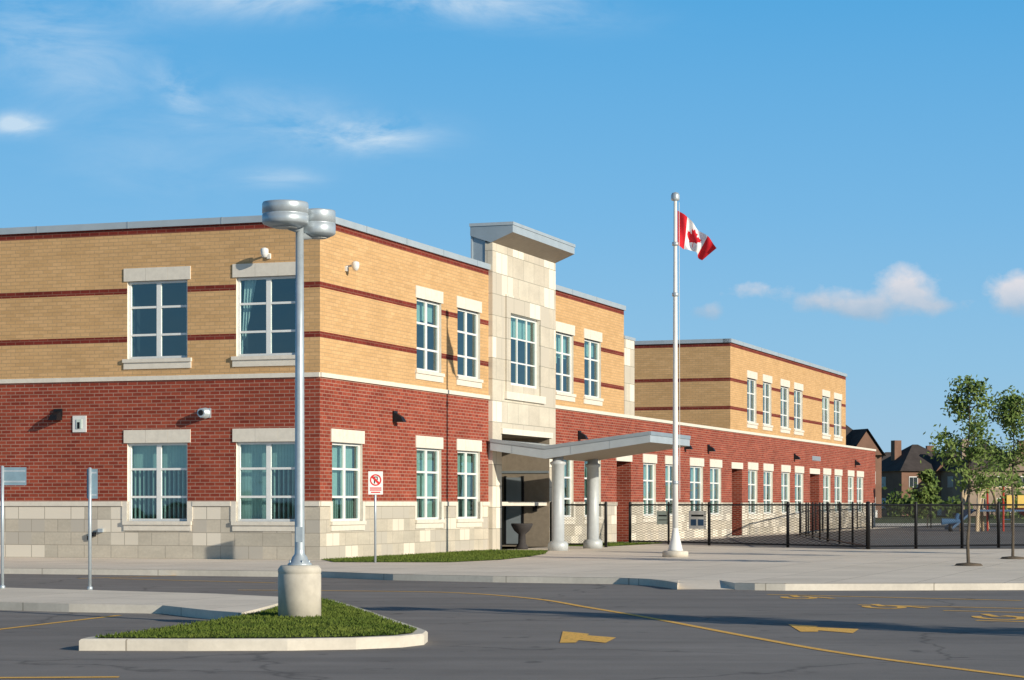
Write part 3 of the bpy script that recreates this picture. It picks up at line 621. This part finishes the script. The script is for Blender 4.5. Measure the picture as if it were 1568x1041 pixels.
# ---------------------------------------------------------------- playground
e=empty('playground_structure',(26.9,120,0),.35); b=MB()
for x in (-1.6,0,1.6):
    for y in (-.8,.8): b.tube((x,y,0),(x,y,2.3 if x else 2.7),.06,.06,'playtan' if x else 'playred',8)
b.box(-1.6,1.6,-.8,.8,1.1,1.2,'blue')
for k in range(10):
    a=math.pi*k/10;c=math.pi*(k+1)/10
    for y in (-.8,.8): b.tube((-1.0-.7*math.cos(a),y,2.5*math.sin(a)),(-1.0-.7*math.cos(c),y,2.5*math.sin(c)),.09,.09,'playtan',6)
b.hexa([(1.6,-.4,1.15),(3.2,-.4,.15),(3.2,.4,.15),(1.6,.4,1.15),(1.6,-.4,1.3),(3.2,-.4,.3),(3.2,.4,.3),(1.6,.4,1.3)],'playred')
b.hexa([(-1.6,-.4,1.1),(-3.0,-.4,.1),(-3.0,.4,.1),(-1.6,.4,1.1),(-1.6,-.4,1.25),(-3.0,-.4,.25),(-3.0,.4,.25),(-1.6,.4,1.25)],'blue')
for x in (.2,.9): b.box(x,x+.5,-.84,-.8,1.3,2.0,'yellow')
b.obj('climber_and_slides',e)
e=empty('spring_rider',(24.0,118,0)); b=MB(); b.lathe(0,0,[(.12,0),(.1,.4)],'black',8); b.tube((-.5,0,.55),(.5,0,.6),.18,.1,'blue',10); b.tube((.3,0,.6),(.4,0,1.0),.12,.1,'blue',8); b.obj('seat',e)
e=empty('swing_set',(31.2,131,0)); b=MB()
for x in (-2.5,2.5):
    b.tube((x,-1.2,0),(x,0,2.5),.05,.05,'playtan'); b.tube((x,1.2,0),(x,0,2.5),.05,.05,'playtan')
b.tube((-2.5,0,2.5),(2.5,0,2.5),.05,.05,'playtan')
for x in (-1.2,1.2):
    b.tube((x-.2,0,2.5),(x-.2,0,.6),.012,.012,'black',4); b.tube((x+.2,0,2.5),(x+.2,0,.6),.012,.012,'black',4); b.box(x-.25,x+.25,-.1,.1,.55,.6,'blue')
b.obj('frame_and_swings',e)
# ---------------------------------------------------------------- world
EL=math.radians(18); sh=Vector((.762,-.648,0)).normalized(); sv=Vector((sh.x*math.cos(EL),sh.y*math.cos(EL),math.sin(EL)))
w=bpy.data.worlds.new("World"); sc.world=w; w.use_nodes=True; nt=w.node_tree; bg=nt.nodes['Background']
sky=N(nt,'ShaderNodeTexSky',sky_type='NISHITA'); sky.sun_disc=False; sky.sun_elevation=EL; sky.sun_rotation=math.atan2(sh.x,sh.y)
co=N(nt,'ShaderNodeTexCoord').outputs['Generated']; s=N(nt,'ShaderNodeSeparateXYZ'); nt.links.new(co,s.inputs[0])
X,Y,Z=s.outputs
grad=ramp(nt,Z,[(0.0,(3.9,6.0,7.9)),(.06,(2.7,5.5,8.1)),(.13,(1.75,4.8,8.1)),(.23,(.80,3.95,7.7)),(.40,(.5,1.5,3.0)),(1.0,(.35,.8,1.6))])
base=mixc(nt,.9,sky.outputs[0],grad)
yy=mth(nt,'MAXIMUM',Y,.02); A=mth(nt,'DIVIDE',X,yy); E=mth(nt,'DIVIDE',Z,yy)
def blob(a,e,sa,se,k=1.0,sl=0.0):
    da=mth(nt,'SUBTRACT',A,a); de=mth(nt,'SUBTRACT',mth(nt,'SUBTRACT',E,e),mth(nt,'MULTIPLY',da,sl))
    q=mth(nt,'ADD',mth(nt,'POWER',mth(nt,'ABSOLUTE',mth(nt,'DIVIDE',da,sa)),2),mth(nt,'POWER',mth(nt,'ABSOLUTE',mth(nt,'DIVIDE',de,se)),2))
    return mth(nt,'MULTIPLY',mth(nt,'EXPONENT',mth(nt,'MULTIPLY',q,-1.0)),k)
def summ(l):
    o=l[0]
    for x in l[1:]: o=mth(nt,'ADD',o,x)
    return o
cv=N(nt,'ShaderNodeCombineXYZ'); nt.links.new(A,cv.inputs[0]); nt.links.new(E,cv.inputs[1])
mp=N(nt,'ShaderNodeMapping'); mp.inputs['Scale'].default_value=(16,48,1); mp.inputs['Rotation'].default_value=(0,0,.35); nt.links.new(cv.outputs[0],mp.inputs[0])
nw=N(nt,'ShaderNodeTexNoise'); nw.inputs['Scale'].default_value=1; nw.inputs['Detail'].default_value=8; nw.inputs['Roughness'].default_value=.62; nw.inputs['Distortion'].default_value=.5; nt.links.new(mp.outputs[0],nw.inputs[0])
mask=summ([blob(-.215,.215,.045,.026,.38,-.3),blob(-.12,.236,.05,.010,.7),blob(-.02,.234,.05,.009,.9,-.1),blob(-.064,.172,.026,.007,.95),blob(-.10,.178,.045,.012,.35,-.2),blob(-.154,.190,.010,.010,.5,-.6),blob(-.229,.176,.013,.005,.9),blob(-.107,.151,.016,.004,.5),blob(-.16,.16,.05,.02,.12)])
wis=mth(nt,'MULTIPLY',mask,ramp(nt,nw.outputs['Fac'],[(.36,0.0),(.70,1.0)]))
wis=mth(nt,'MINIMUM',wis,.6)
c1=mixc(nt,wis,base,(8.0,8.9,9.4))
mp2=N(nt,'ShaderNodeMapping'); mp2.inputs['Scale'].default_value=(60,75,1); nt.links.new(cv.outputs[0],mp2.inputs[0])
n2=N(nt,'ShaderNodeTexNoise'); n2.inputs['Scale'].default_value=1; n2.inputs['Detail'].default_value=7; n2.inputs['Roughness'].default_value=.6; nt.links.new(mp2.outputs[0],n2.inputs[0])
cm=summ([blob(.183,.1,.017,.012,1.15),blob(.142,.094,.014,.007,1.0),blob(.163,.09,.013,.006,.95),blob(.236,.097,.016,.013,1.2),blob(.2,.092,.012,.004,.6),blob(.112,.099,.016,.005,.75),blob(.09,.089,.012,.005,.7)])
cf=ramp(nt,mth(nt,'ADD',cm,mth(nt,'MULTIPLY',mth(nt,'SUBTRACT',n2.outputs['Fac'],.5),1.3)),[(.42,0.0),(1.0,.85)])
cc=ramp(nt,mth(nt,'ADD',mth(nt,'MULTIPLY',mth(nt,'SUBTRACT',E,.085),28),mth(nt,'MULTIPLY',n2.outputs['Fac'],.4)),[(.25,(3.6,5.0,6.5)),(.75,(8.2,7.7,7.8))])
c2=mixc(nt,mth(nt,'MULTIPLY',cf,mth(nt,'GREATER_THAN',cm,.04)),c1,cc)
nt.links.new(c2,bg.inputs[0]); bg.inputs[1].default_value=.10
sl=bpy.data.lights.new('sun','SUN'); sl.energy=5.0; sl.angle=math.radians(.5); sl.color=(1,.91,.75); so=bpy.data.objects.new('sun',sl); COL.objects.link(so); so.rotation_euler=sv.to_track_quat('Z','Y').to_euler(); so.location=(30,-30,30)
# ---------------------------------------------------------------- camera
cd=bpy.data.cameras.new('camera'); cam_=bpy.data.objects.new('camera',cd); COL.objects.link(cam_); cam_.location=(0,0,1.5); cam_.rotation_euler=(math.pi/2,0,0)
cd.lens=75.8; cd.sensor_width=36; cd.shift_y=.1604; cd.clip_end=6000; sc.camera=cam_
sc.view_settings.view_transform='Standard'; sc.view_settings.look='None'; sc.view_settings.exposure=0
